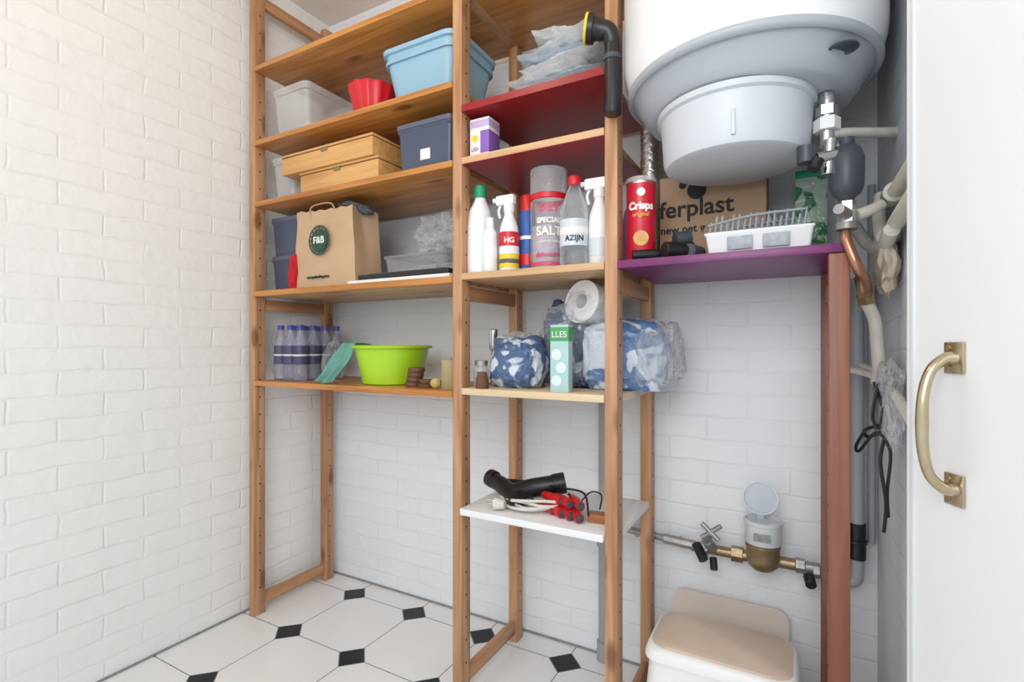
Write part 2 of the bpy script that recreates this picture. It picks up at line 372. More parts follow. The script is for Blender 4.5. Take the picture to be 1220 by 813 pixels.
P.cyl((-.26,y,Z),(-.13,y,Z),.014,OLDBR); P.cyl((-.235,y,Z),(-.215,y,Z),.020,STEEL,seg=6); P.cyl((-.155,y,Z),(-.125,y,Z),.021,OLDBR,seg=6)
P.cyl((-.20,y,Z),(-.215,y-.035,Z+.035),.014,STEEL); P.cyl((-.215,y-.035,Z+.035),(-.20,y-.06,Z+.07),.010,STEEL)
P.cyl((-.225,y-.06,Z+.05),(-.175,y-.06,Z+.09),.0065,STEEL); P.cyl((-.225,y-.055,Z+.088),(-.18,y-.065,Z+.052),.0065,STEEL)
P.cyl((-.245,y-.02,Z+.015),(-.22,y-.05,Z-.015),.013,BLACK); P.cyl((-.20,y-.02,Z-.015),(-.195,y-.04,Z-.04),.010,BLACK)
P.cyl((-.13,y,Z),(-.0,y,Z),.015,OLDBR)
P.lathe([(0,0),(.025,0),(.037,.012),(.040,.03),(.040,.055),(.043,.06),(.043,.068),(0,.068)],OLDBR,(-.075,y-.03,Z-.015),seg=40)
P.lathe([(0,0),(.043,0),(.045,.004),(.045,.05),(.048,.052),(.048,.060),(.043,.062),(.040,.055),(0,.055)],mat('meter_body',(.62,.65,.67),.3,alpha=.95),(-.075,y-.03,Z+.055),seg=40)
P.box(-.095,-.055,y-.0765,y-.074,Z+.07,Z+.09,mat('meter_dial_text',(.25,.27,.28),.5,var=.6,scale=120),.0005)
LID=mat('meter_lid',(.70,.76,.82),.15,alpha=.35); LIDR=mat('meter_lid_rim',(.60,.67,.74),.3)
M_=Matrix.Rotation(R(78),4,'X')
P.lathe([(0,0),(.040,0),(.040,.002),(0,.002)],LID,(-.082,y-.006,Z+.165),M=M_)
P.lathe([(.039,0),(.043,0),(.043,.012),(.040,.012),(.039,0)],LIDR,(-.082,y-.006,Z+.165),M=M_,cap=False)
P.box(-.09,-.072,y-.012,y-.002,Z+.11,Z+.13,LIDR,.002)
P.cyl((0,y,Z),(.022,y,Z),.019,STEEL,seg=6); P.cyl((.022,y,Z),(.055,y,Z),.014,STEEL); P.cyl((.04,y,Z-.008),(.056,y,Z-.008),.018,STEEL,seg=8)
P.cyl((.030,y-.01,Z-.02),(.035,y-.04,Z-.03),.013,BLACK)
for bx in (-.42,-.30): P.cyl((bx,y,Z),(bx,1.5815,Z),.006,STEEL)
P.done()
ST=mat('stool_white_plastic',(.82,.82,.81),.4,var=.03); BEI=mat('stool_beige_top',(.66,.53,.43),.6,var=.15,scale=8)
sc=(-.152,1.290,0)
P=Obj('step_stool')
P.loft([(0,.175,.112,.03),(.02,.173,.110,.03),(.24,.154,.096,.035),(.268,.152,.095,.035)],ST,c=sc)
P.loft([(.268,.160,.103,.035),(.278,.160,.103,.035),(.291,.156,.098,.04),(.297,.149,.091,.04)],ST,c=sc,capt=True)
P.loft([(.2965,.149,.091,.04),(.301,.143,.086,.04)],BEI,c=sc,capt=True); P.done()
P=Obj('beige_panel')  # thin beige panel, slightly mottled, leaning by the back wall behind the stool
P.loft([(0,.150,.142,.03),(.006,.150,.142,.03)],mat('beige_board',(.66,.57,.50),.8,var=.12,scale=5),capt=True)
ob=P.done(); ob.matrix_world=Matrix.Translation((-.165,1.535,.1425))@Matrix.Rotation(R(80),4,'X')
# ---------------------------------------------------------------- door
DM=Matrix.Rotation(R(29),4,'Z'); DW=mat('door_white_paint',(.83,.85,.87),.35,var=.01)
P=Obj('door_1'); P.box(.478,.518,-.18,.62,.01,2.15,DW,.002,M=DM)
P.box(.4765,.479,.607,.613,.01,2.15,mat('door_edge_strip',(.62,.64,.66),.4),.0005,M=DM)
P.done()
P=Obj('door_pull_handle')
def L(x,yy,z): return tuple(DM@Vector((x,yy,z)))
for zc in (.985,.843):
    P.box(.4745,.4775,.538,.562,zc-.017,zc+.017,BRASS,.001,M=DM)
    for dz in (-.011,.011): P.cyl(L(.4750,.556,zc+dz),L(.4735,.556,zc+dz),.003,OLDBR,seg=10,bev=.0003)
P.tube([L(.476,.55,.985),L(.464,.55,.983),L(.450,.55,.970),L(.4425,.55,.945),L(.441,.55,.914),L(.4425,.55,.883),L(.450,.55,.858),L(.464,.55,.845),L(.476,.55,.843)],.006,BRASS,
  seg=16,radii=[.009,.006,.0052,.0055,.0062,.0055,.0052,.006,.009])
P.done()
# ---------------------------------------------------------------- items: left bay
Z2,Z3,Z4,Z5=1.742,1.518,1.192,.866
LB=mat('light_blue_plastic',(.28,.48,.62),.35,var=.03)
P=Obj('plastic_tub'); c=(-.998,1.325,Z2)
P.loft([(0,.105,.09,.035),(.004,.110,.095,.035),(.155,.140,.118,.04),(.158,.148,.126,.045),(.170,.150,.128,.045),(.173,.146,.124,.045),(.170,.140,.118,.04),(.01,.108,.092,.033),(.008,.10,.085,.03)],LB,c=c,capt=True)
P.loft([(.128,.1365,.1155,.04),(.128,.142,.121,.042),(.136,.143,.122,.042),(.136,.1375,.1165,.04)],LB,c=c,capb=False); P.done()
P=Obj('silicone_mould'); RM=mat('red_silicone',(.64,.014,.02),.35)
P.lathe([(0,0),(.052,0),(.057,.005),(.066,.05),(.078,.100),(.081,.105),(.076,.103),(.060,.05),(.05,.012),(.018,.012),(.012,.05),(.010,.115),(0,.117)],RM,(-1.235,1.270,Z2),seg=84,flute=(12,.03),cap=False); P.done()
def tray_box(name,x0,x1,y0,y1,z0,z1,m):
    P=Obj(name); P.box(x0,x1,y0,y1,z0,z1-.010,m,.003); P.box(x0-.002,x1+.002,y0-.002,y1+.002,z1-.008,z1,m,.002)
    P.box(x0+.002,x1-.002,y0+.002,y1-.002,z1-.011,z1-.007,HOLE,0); P.box((x0+x1)/2-.015,(x0+x1)/2+.015,y0-.003,y0+.001,z1-.02,z1-.006,OLDBR,.001); return P.done()
tray_box('wooden_box',-1.515,-1.15,1.205,1.47,Z3,1.597,W_BOX)
tray_box('wooden_box',-1.60,-1.165,1.195,1.48,1.5985,1.668,W_BOX)
BIN=mat('smoke_blue_plastic',(.075,.09,.14),.3,alpha=.97,var=.05); BINL=mat('bin_lid_grey',(.10,.115,.165),.35); LAB=mat('paper_label',(.82,.81,.77),.7)
def storage_bin(x0,x1,y0,y1,z0,z1,label=None):
    P=Obj('storage_bin_with_lid'); cx,cy=(x0+x1)/2,(y0+y1)/2; hx,hy=(x1-x0)/2,(y1-y0)/2; h=z1-z0
    P.loft([(0,hx*.88,hy*.9,.012),(h*.8,hx*.95,hy*.95,.014),(h*.84,hx*.99,hy*.985,.016),(h-.016,hx*.99,hy*.985,.016)],BIN,c=(cx,cy,z0))
    P.loft([(h-.018,hx,hy,.016),(h-.004,hx,hy,.016),(h-.002,hx*.97,hy*.97,.016),(h-.006,hx*.93,hy*.94,.014)],BINL,c=(cx,cy,z0),capt=True)
    for s_ in (-1,1): P.box(cx+s_*hx-.004,cx+s_*hx+.004,cy-.03,cy+.03,z1-.04,z1-.008,BINL,.002)
    if label: P.box(label-.018,label+.018,y0+.010,y0+.0135,z0+.03,z0+.062,LAB,.0005)
    return P.done()
storage_bin(-1.068,-.858,1.19,1.47,Z3,1.665,label=-.96)
storage_bin(-1.722,-1.565,1.235,1.49,Z4,1.328); storage_bin(-1.722,-1.568,1.235,1.49,1.3285,1.470)
FROST=mat('frosted_plastic',(.82,.84,.85),.15,alpha=.42,var=.05)
FROSTC=mat('container_contents',(.62,.62,.62),.7,var=.3,scale=30)
for (z0,h,x0,x1) in ((Z2,.205,-1.722,-1.522),(Z3,.175,-1.722,-1.606)):
    hx=(x1-x0)/2; P=Obj('frosted_container'); c=(x0+hx,1.36,z0)
    P.loft([(0,hx*.85,.105,.02),(h-.03,hx*.95,.118,.022),(h-.028,hx*.99,.123,.022),(h-.018,hx*.99,.123,.022),(h-.016,hx,.125,.024),(h-.004,hx,.125,.024),(h,hx*.96,.12,.022),(h-.004,hx*.9,.113,.02)],FROST,c=c,capt=True)
    P.box(c[0]-hx*.6,c[0]+hx*.6,1.30,1.44,z0+.004,z0+h*.45,FROSTC,.01); P.done()
P=Obj('red_cloth'); P.blob((-1.545,1.212,Z4+.055),(.020,.026,.068),mat('red_fabric',(.48,.008,.018),.85),.45,1.6,5,seed=5,fine=.5); P.done()
KR=mat('kraft_paper',(.54,.365,.22),.75,var=.10,bump=.6,scale=22); GRN=mat('emblem_green',(.02,.07,.045),.6)
P=Obj('paper_bag'); hx,hy=.145,.062; c=(-1.392,1.265,Z4)
bm=bmesh.new(); n=44; rows=18; rings=[]
def per(t,hx,hy):
    t=(t%1)*4; k=int(t); f=t-k
    return ((-hx+2*hx*f,-hy),(hx,-hy+2*hy*f),(hx-2*hx*f,hy),(-hx,hy-2*hy*f))[k]
for wall in (0,1):
    off=.0015*wall
    seq=range(rows+1) if wall==0 else range(rows,1,-1)
    for j in seq:
        q=j/rows; ring=[]
        for i in range(n):
            t=i/n; X_,Y_=per(t,hx*(1-.05*q)-off,hy*(1-.12*q)-off)
            zz=.272*q
            if j==rows: zz+=.0025*(1 if i%2 else -1)-.010*abs(math.sin(t*9))
            side=1 if abs(abs(X_)-hx*(1-.05*q)+off)<.002 else 0
            X2_=X_-(.022*q*(1-abs(Y_)/hy) if side and X_>0 else 0)+(.018*q*(1-abs(Y_)/hy) if side and X_<0 else 0)
            nv=noise.noise_vector(Vector((X_*9,Y_*9,zz*9)))*.007*q
            ring.append(bm.verts.new((X2_+nv.x-.01*q,Y_+nv.y,zz+nv.z*.4)))
        rings.append(ring)
for A,B_ in zip(rings,rings[1:]):
    for i in range(n): bm.faces.new((A[i],A[(i+1)%n],B_[(i+1)%n],B_[i]))
bm.faces.new(rings[0])
P.add(bm,KR,Matrix.Translation(Vector(c)))
P.blob((-1.41,1.268,Z4+.250),(.115,.040,.018),mat('white_tissue',(.74,.74,.72),.8),.5,3,4,seed=19)
P.blob((-1.305,1.262,Z4+.268),(.060,.038,.018),mat('charcoal_cloth',(.10,.12,.14),.8),.5,2,4,seed=9,rot2=14)
KH=mat('twisted_paper_handle',(.46,.30,.17),.8,var=.2,scale=200)
P.tube([(-1.465,1.211,Z4+.235),(-1.465,1.206,Z4+.270),(-1.445,1.204,Z4+.282),(-1.40,1.204,Z4+.285),(-1.365,1.204,Z4+.281),(-1.350,1.206,Z4+.268),(-1.350,1.211,Z4+.235)],.0026,KH,seg=8)
yb=1.1975
P.lathe([(.044,0),(.046,.0008),(.050,.0008),(.051,0)],GRN,(-1.412,yb,1.352),M=Matrix.Rotation(R(90),4,'X'),seg=40,cap=False)
P.lathe([(0,-.004),(.038,-.004),(.038,.001),(0,.001)],GRN,(-1.412,yb+.0005,1.352),M=Matrix.Rotation(R(90),4,'X'),seg=40)
P.text('F&B',.032,LAB,(-1.412,yb-.0015,1.342),bold=.0007)
for i in range(16):
    an=2*math.pi*i/16; P.box(-.0022,.0022,-.0006,.0006,-.003,.003,GRN,0,M=Matrix.Translation((-1.412+.0415*math.cos(an),yb,1.352+.0415*math.sin(an)))@Matrix.Rotation(-an+R(90),4,'Y'))
P.text('www.paint-shop.com',.0125,GRN,(-1.42,yb+.002,1.225),ext=.003); P.done()
P=Obj('serving_tray'); P.box(-1.27,-.865,1.19,1.47,Z4,Z4+.012,WHITE,.003); P.done()
P=Obj('kitchen_scale'); P.box(-1.235,-.875,1.20,1.45,Z4+.0125,Z4+.030,BLACK,.004); P.box(-1.20,-.90,1.215,1.43,Z4+.030,Z4+.034,mat('glass_top',(.10,.10,.12),.08),.001); P.done()
P=Obj('clear_plastic_box'); P.loft([(0,.12,.09,.02),(.045,.125,.095,.02),(.048,.130,.10,.02),(.055,.130,.10,.02),(.058,.12,.09,.02)],CLR,c=(-1.04,1.34,Z4+.0345),capt=True)
P.box(-1.13,-.98,1.28,1.40,Z4+.038,Z4+.055,mat('grey_contents',(.30,.30,.28),.6,var=.4,scale=60),.004); P.done()
P=Obj('crumpled_plastic_bag'); P.blob((-1.00,1.35,Z4+.155),(.090,.068,.070),CLR,.7,2.0,5,seed=11,fine=.7,flat=False); P.blob((-.93,1.33,Z4+.135),(.060,.045,.045),CLR,.7,2.2,4,seed=12,fine=.7,flat=False); P.done()
LIQ=film('bottle_clear',(.50,.50,.66),.35,.85,.06); BLAB=mat('bottle_label_purple',(.045,.032,.12),.4,var=.5,scale=60); CAPM=mat('bottle_cap',(.05,.07,.28),.4)
P=Obj('bottle_multipack')
bp=[(0,0),(.021,0),(.025,.004),(.025,.05),(.023,.06),(.025,.07),(.025,.125),(.024,.14),(.012,.168),(.010,.18),(.010,.190)]
for i in range(3):
    for j in range(4):
        cx,cy=-1.694+i*.054,1.262+j*.056
        P.lathe(bp,LIQ,(cx,cy,Z5),seg=16,cap=False); P.lathe([(.0256,.060),(.0256,.128)],BLAB,(cx,cy,Z5),seg=16,cap=False)
        P.lathe([(0,.204),(.012,.204),(.0125,.19),(.0125,.186)],CAPM,(cx,cy,Z5),seg=14,cap=False)
        P.lathe([(.0258,.090),(.0258,.096)],LAB,(cx,cy,Z5),seg=16,cap=False)
SH=film('shrink_wrap',(.80,.82,.86),.03,.35,.08)
P.loft([(.012,.0855,.115,.03),(.06,.088,.118,.03),(.14,.087,.117,.03),(.18,.075,.105,.03),(.19,.070,.10,.03)],SH,c=(-1.640,1.346,Z5),capb=False,wob=.0015)
P.blob((-1.52,1.36,Z5+.066),(.025,.05,.075),CLR,.5,2,4,seed=21,fine=.8); P.done()
LIME=mat('lime_plastic',(.40,.68,.02),.35,var=.03)
P=Obj('washing_up_bowl'); P.lathe([(0,0),(.092,0),(.098,.004),(.100,.02),(.120,.105),(.122,.118),(.134,.120),(.136,.126),(.131,.130),(.121,.128),(.116,.11),(.096,.02),(.09,.010),(0,.010)],LIME,(-1.198,1.322,Z5),seg=64,cap=False); P.done()
TEAL=mat('teal_fabric',(.28,.60,.52),.85,var=.12,bump=.4,scale=120)
P=Obj('cleaning_cloth')
def cl(u,v):
    if v<.2:
        t=v/.2; x=-1.262-.035*t+(u-.5)*.075; yy=1.268-.050*t; z=.992+.010*math.sin(t*2.2)
    else:
        t=(v-.2)/.8; x=-1.297-.075*t+(u-.5)*(.075+.02*t); yy=1.218-.035*t; z=1.0-.129*t
    yy+=.007*math.sin(u*13+v*3)*(.3+v); x+=.006*math.sin(v*9+u*3); z+=.004*math.sin(u*9)
    return Vector((x,yy,max(z,Z5+.003)))
P.sheet(cl,30,30,TEAL,.002); P.done()
P=Obj('wooden_discs'); BR=mat('brown_wood_discs',(.14,.06,.03),.6)
for i in range(4): P.lathe([(0,0),(.024,0),(.026,.003),(.026,.012),(.024,.015),(0,.015)],BR,(-1.045+.004*i,1.25,Z5+.0155*i),seg=20)
for i in range(2): P.lathe([(0,0),(.022,0),(.024,.003),(.024,.012),(0,.013)],BR,(-.99+.005*i,1.24,Z5+.0135*i),seg=20)
P.done()
P=Obj('decorative_ball'); P.lathe([(0,0)]+[(.016*math.sin(a_*math.pi/12),.016-.016*math.cos(a_*math.pi/12)) for a_ in range(1,12)]+[(0,.032)],mat('straw_yellow',(.55,.43,.15),.7),(-.945,1.232,Z5),flute=(8,.05),seg=32,cap=False); P.done()
P=Obj('pillar_candle'); P.lathe([(0,0),(.028,0),(.030,.003),(.030,.085),(.027,.088),(.01,.084),(0,.084)],mat('olive_beige_wax',(.42,.34,.19),.5),(-.905,1.255,Z5),seg=28); P.cyl((-.905,1.255,Z5+.08),(-.905,1.255,Z5+.095),.0012,BLACK,bev=.0002); P.done()
# ---------------------------------------------------------------- middle bay
M1,M2,M3,M4,M5=1.665,1.519,1.197,.877,.544
PK=film('pale_blue_pack',(.62,.74,.86),.50,.95,.2); PW=film('white_pack',(.88,.90,.92),.55,.98,.25); PFILL=mat('white_pack_contents',(.84,.85,.86),.7,var=.05)
P=Obj('plastic_bag_pile')
def pack(i,cx,cy,z,hx,hy,rot,tilt,m,k=1):
    bm=bmesh.new(); nu,nv=26,20
    for sgn in (1,-1):
        G=[[None]*(nv+1) for _ in range(nu+1)]
        for a_ in range(nu+1):
            for b_ in range(nv+1):
                u_,v_=a_/nu*2-1,b_/nv*2-1
                e=(1-u_**4)*(1-v_**4)
                q=Vector((u_*3+i*5,v_*3,i*2.))
                z_=k*(sgn*.013*e**.6+.007*noise.noise(q)+.003*(1-2*abs(noise.noise(q*2.2))))
                edge=.06*noise.noise(Vector((u_*2+i,v_*2,9)))
                G[a_][b_]=bm.verts.new((u_*hx*(1+edge),v_*hy*(1+edge),z_))
        for a_ in range(nu):
            for b_ in range(nv): bm.faces.new((G[a_][b_],G[a_+1][b_],G[a_+1][b_+1],G[a_][b_+1]))
    bmesh.ops.remove_doubles(bm,verts=bm.verts,dist=1e-5)
    P.add(bm,m,Matrix.Translation((cx,cy,z))@Matrix.Rotation(R(rot),4,'Z')@Matrix.Rotation(R(tilt),4,'Y'))
for i,(cx,rot,tilt,mm) in enumerate([(-.575,0,2,PW),(-.565,8,-5,PK),(-.59,-6,-3,PW),(-.56,4,-8,PW),(-.575,12,-2,PK),(-.55,-9,-9,PW),(-.54,10,3,PW)]):
    pack(i,cx,1.335,M1+.022+.0250*i,.125-.004*i,.10-.002*i,rot,tilt,mm)
    pack(i+20,cx,1.335,M1+.022+.0250*i,.098-.004*i,.078-.002*i,rot,tilt,PFILL,.5)
P.done()
P=Obj('light_bulb_box'); VIO=mat('violet_print',(.25,.12,.48),.5); LIL=mat('lilac_print',(.52,.42,.68),.5)
P.box(-.800,-.738,1.20,1.258,M2,M2+.110,LAB,.001); P.box(-.8005,-.7375,1.1995,1.2585,M2+.084,M2+.104,LIL,.0005); P.box(-.7655,-.7375,1.1992,1.2588,M2+.012,M2+.074,VIO,.0005)
P.lathe([(0,0),(.010,0),(.010,.0006),(0,.0006)],YEL:=mat('yellow_label',(.78,.58,.03),.5),(-.783,1.1998,M2+.055),M=Matrix.Rotation(R(90),4,'X'),seg=20)
P.text('LED',.014,VIO,(-.783,1.1988,M2+.02)); P.done()
def band(P,cx,cy,r,z0,z1,m): P.lathe([(r-.0004,z0),(r,z0+.0005),(r,z1-.0005),(r-.0004,z1)],m,(cx,cy,0),seg=32,cap=False)
GC=mat('green_cap',(.01,.30,.14),.4); REDP=mat('red_plastic',(.58,.012,.02),.35); BLUP=mat('blue_print',(.03,.10,.35),.45); PINK=mat('pink_print',(.62,.08,.18),.5)
P=Obj('bleach_bottle'); cx,cy=-.788,1.235
P.lathe([(0,0),(.034,0),(.038,.005),(.038,.10),(.037,.14),(.032,.18),(.020,.205),(.016,.215),(.016,.222)],WHITE,(cx,cy,M3),cap=False); P.lathe([(.017,.218),(.019,.22),(.017,.252),(.012,.256),(0,.257)],GC,(cx,cy,M3),cap=False); P.done()
P=Obj('cleaner_bottle'); cx,cy=-.736,1.203
P.lathe([(0,0),(.019,0),(.021,.003),(.021,.09),(.018,.11),(.011,.122),(.010,.15),(0,.151)],WHITE,(cx,cy,M3)); P.done()
def spray(name,cx,cy,h,body,trig,lab=None,txt=None,tm=None,r=.027):
    P=Obj(name)
    P.lathe([(0,0),(r-.003,0),(r,.004),(r,h*.48),(r*.9,h*.58),(r*.5,h*.72),(r*.45,h*.78),(0,h*.78)],body,(cx,cy,M3))
    P.cyl((cx,cy,M3+h*.76),(cx,cy,M3+h*.86),r*.56,trig)
    P.box(cx-.038,cx+.018,cy-.011,cy+.011,M3+h*.86,M3+h*.99,trig,.005)
    P.cyl((cx-.036,cy,M3+h*.94),(cx-.050,cy,M3+h*.94),.007,trig)
    P.tube([(cx-.024,cy,M3+h*.88),(cx-.033,cy,M3+h*.80),(cx-.028,cy,M3+h*.70)],.004,trig)
    if lab:
        for (z0,z1,m) in lab: band(P,cx,cy,r+.0008,M3+z0*h,M3+z1*h,m)
    if txt: P.text(txt,.020,tm,cyl=(cx,cy,r+.0012,camang(cx,cy),M3+h*.36),bold=.0006)
    return P.done()
spray('spray_bottle',-.688,1.225,.215,WHITE,WHITE,[(.05,.22,YEL),(.22,.32,LAB),(.32,.5,REDP),(.10,.16,BLUP)],'HG',LAB)
P=Obj('aerosol_can'); cx,cy=-.650,1.262
P.lathe([(0,0),(.021,0),(.022,.002),(.022,.165),(.019,.172)],BLUP,(cx,cy,M3),cap=False); P.lathe([(.020,.168),(.020,.210),(.017,.214),(0,.214)],REDP,(cx,cy,M3),cap=False); band(P,cx,cy,.0225,M3+.02,M3+.05,REDP); band(P,cx,cy,.0225,M3+.09,M3+.10,LAB); P.done()
P=Obj('salt_container'); cx,cy=-.590,1.272; SB=film('salt_body',(.78,.77,.80),.18,.80,.08); SMK=film('smoky_lid',(.66,.64,.66),.30,.85,.08)
P.lathe([(0,0),(.048,0),(.050,.003),(.050,.195)],SB,(cx,cy,M3),cap=False); P.lathe([(.051,.190),(.053,.192),(.053,.205),(.051,.207)],REDP,(cx,cy,M3),cap=False)
P.lathe([(0,.004),(.046,.004),(.046,.120),(0,.128)],mat('salt_fill',(.56,.48,.54),.8,var=.4,scale=70),(cx,cy,M3),cap=False)
P.lathe([(.051,.206),(.051,.270),(.049,.276),(0,.276)],SMK,(cx,cy,M3),cap=False)
P.text('SPECIAL',.019,LAB,cyl=(cx,cy,.0508,camang(cx,cy),M3+.125),bold=.0008); P.text('SALT',.032,LAB,cyl=(cx,cy,.0508,camang(cx,cy),M3+.092),bold=.001); P.text('regenerating',.013,LAB,cyl=(cx,cy,.0508,camang(cx,cy),M3+.072))
P.text('dishwasher',.017,PINK,cyl=(cx,cy,.0512,camang(cx,cy),M3+.035),bold=.0005); band(P,cx,cy,.0505,M3+.012,M3+.022,PINK); P.text('SALT',.026,PINK,cyl=(cx,cy,.0508,camang(cx,cy),M3+.155),bold=.001); P.done()
P=Obj('vinegar_bottle'); cx,cy=-.496,1.225
P.lathe([(0,0),(.033,0),(.037,.005),(.037,.06),(.034,.07),(.037,.08),(.037,.13),(.035,.15),(.020,.19),(.014,.205),(.013,.215)],film('clear_pet',(.76,.80,.84),.12,.85,.05),(cx,cy,M3),cap=False)
P.lathe([(.015,.208),(.016,.21),(.016,.230),(.014,.233),(0,.233)],REDP,(cx,cy,M3),cap=False); band(P,cx,cy,.0378,M3+.050,M3+.118,mat('grey_label',(.60,.65,.70),.4)); band(P,cx,cy,.0381,M3+.080,M3+.098,LAB)
P.text('AZIJN',.019,BLACK,cyl=(cx,cy,.0384,camang(cx,cy),M3+.062),bold=.0005); P.done()
spray('spray_bottle',-.432,1.235,.225,WHITE,WHITE,[(.10,.3,mat('faint_label',(.60,.66,.70),.4))])
P=Obj('detergent_bottle'); P.lathe([(0,0),(.028,0),(.030,.004),(.030,.12),(.024,.15),(.012,.17),(0,.17)],mat('violet_bottle',(.32,.16,.36),.4),(-.372,1.33,M3)); P.lathe([(.013,.165),(.014,.195),(0,.196)],WHITE,(-.372,1.33,M3),cap=False); P.done()
def bag_mat(name,base,c2,sc,alpha=1,th=.5,dist=0):
    m,nt,b=new_mat(name); N=nt.nodes; L_=nt.links
    tc=N.new('ShaderNodeTexCoord'); nz=N.new('ShaderNodeTexNoise'); nz.inputs['Scale'].default_value=sc; nz.inputs['Detail'].default_value=1.5; nz.inputs['Distortion'].default_value=dist; L_.new(tc.outputs['Object'],nz.inputs['Vector'])
    cr=N.new('ShaderNodeValToRGB'); cr.color_ramp.elements[0].position=th-.02; cr.color_ramp.elements[1].position=th+.02
    cr.color_ramp.elements[0].color=(*base,1); cr.color_ramp.elements[1].color=(*c2,1); L_.new(nz.outputs['Fac'],cr.inputs[0]); L_.new(cr.outputs[0],b.inputs['Base Color'])
    n2=N.new('ShaderNodeTexNoise'); n2.inputs['Scale'].default_value=30; n2.inputs['Distortion'].default_value=1.6; L_.new(tc.outputs['Object'],n2.inputs['Vector'])
    bp_=N.new('ShaderNodeBump'); bp_.inputs['Strength'].default_value=.9; bp_.inputs['Distance'].default_value=.007; L_.new(n2.outputs['Fac'],bp_.inputs['Height']); L_.new(bp_.outputs[0],b.inputs['Normal'])
    b.inputs['Roughness'].default_value=.2; b.inputs['Alpha'].default_value=alpha
    return m
BG1=bag_mat('printed_bag_blue',(.56,.63,.71),(.07,.12,.24),15,th=.50,dist=.8); BG2=bag_mat('printed_bag_white',(.60,.67,.75),(.12,.22,.42),12,th=.54,dist=.8); BG3=bag_mat('bag_dark',(.05,.08,.17),(.46,.53,.62),17,th=.54,dist=.6)
P=Obj('laundry_powder_bag'); P.blob((-.688,1.29,M4+.066),(.083,.075,.082),BG1,.2,1.7,5,seed=31,power=.75,fine=1)
P.blob((-.70,1.29,M4+.135),(.05,.04,.022),PL,.5,2,4,seed=33,flat=False); P.done()
P=Obj('printed_plastic_bag'); P.blob((-.585,1.38,M4+.105),(.062,.06,.13),BG3,.3,2,5,seed=32,power=.85,fine=1); P.blob((-.52,1.37,M4+.085),(.055,.06,.10),BG3,.35,2.2,5,seed=38,power=.85,fine=1)
P.blob((-.56,1.36,M4+.115),(.095,.065,.125),CLR,.3,2,5,seed=39,flat=True,fine=1); P.done()
P=Obj('wrapped_paper_roll')
P.lathe([(.020,-.05),(.056,-.05),(.060,-.046),(.060,.05),(.020,.05),(.020,-.05)],WHITE,(-.495,1.36,1.108),M=Matrix.Rotation(R(-20),4,'Z')@Matrix.Rotation(R(80),4,'X'),seg=40,cap=False)
P.blob((-.50,1.36,1.098),(.072,.068,.068),CLR,.2,2,5,seed=35,flat=False,fine=1); P.done()
P=Obj('carton_box'); MG=mat('mint_carton',(.40,.60,.58),.5); GG=mat('carton_green',(.08,.34,.12),.5); CS=mat('carton_spot',(.66,.76,.76),.5)
P.box(-.548,-.498,1.19,1.22,M4,M4+.172,MG,.001); P.box(-.5485,-.4975,1.1895,1.2205,M4+.13,M4+.166,GG,.0005)
P.text('LLES',.022,LAB,(-.523,1.1890,M4+.14))
for i in range(3): P.lathe([(0,0),(.014,0),(.014,.0006),(0,.0006)],CS,(-.530+.012*(i%2),1.1895,M4+.03+.033*i),M=Matrix.Rotation(R(90),4,'X'),seg=20)
P.done()
P=Obj('nappy_pack'); P.blob((-.405,1.375,M4+.086),(.115,.088,.106),BG2,.16,1.6,5,seed=41,power=.65,rot=8,fine=1.1)
P.blob((-.318,1.37,M4+.088),(.064,.085,.102),PL,.3,1.8,5,seed=44,fine=1.0,power=.85); P.done()
P=Obj('glass_jar'); GL=mat('jar_glass',(.55,.57,.57),.06,alpha=.4)
P.lathe([(0,0),(.020,0),(.022,.003),(.022,.05),(.017,.058),(.017,.066)],GL,(-.785,1.235,M4),cap=False); P.lathe([(.0185,.062),(.0185,.076),(0,.077)],STEEL,(-.785,1.235,M4),cap=False); P.done()
P=Obj('candle_holder'); P.lathe([(0,0),(.022,0),(.023,.004),(.007,.012),(.006,.10),(.012,.11),(.014,.165),(.010,.167)],CHROME,(-.790,1.31,M4),cap=False); P.lathe([(0,0),(.018,0),(.020,.004),(.018,.06),(.024,.10),(.022,.10),(.016,.06),(0,.01)],GL,(-.755,1.36,M4),cap=False); P.done()
P=Obj('wooden_jar'); P.lathe([(0,0),(.016,0),(.018,.003),(.018,.03),(.014,.034),(.014,.045),(0,.046)],BR,(-.758,1.197,M4)); P.done()
# M5 contents
P=Obj('vacuum_cleaner_hose_connector')
P.tube([(-.785,1.30,M5+.052),(-.745,1.285,M5+.045),(-.69,1.25,M5+.032),(-.665,1.235,M5+.028)],.02,BLACK,seg=20,radii=[.022,.024,.026,.028])
P.tube([(-.70,1.255,M5+.035),(-.66,1.30,M5+.045),(-.60,1.335,M5+.055)],.02,BLACK,seg=20,radii=[.024,.026,.027])
P.cyl((-.605,1.333,M5+.054),(-.575,1.35,M5+.06),.030,BLACK); P.cyl((-.80,1.308,M5+.056),(-.78,1.30,M5+.053),.026,BLACK)
P.tube([(-.78,1.33,M5+.03),(-.72,1.36,M5+.026),(-.66,1.37,M5+.024)],.021,BLACK,seg=20); P.done()
P=Obj('power_cord'); CW=mat('white_cord',(.66,.64,.60),.5); pts=[]
for i in range(48):
    a_=i*.62; pts.append((-.640+(.082+.014*math.sin(i*1.3))*math.cos(a_),1.280+(.052+.012*math.cos(i*1.7))*math.sin(a_)-.01,M5+.0055+.0007*i+.002*math.sin(i)))
P.tube(pts,.0042,CW,seg=8,sub=6)
P.cyl((-.72,1.20,M5+.020),(-.69,1.205,M5+.020),.017,CW,r2=.012); P.cyl((-.74,1.195,M5+.018),(-.72,1.198,M5+.018),.0025,CHROME); P.cyl((-.74,1.198,M5+.028),(-.72,1.201,M5+.028),.0025,CHROME); P.done()
P=Obj('red_handled_tools')
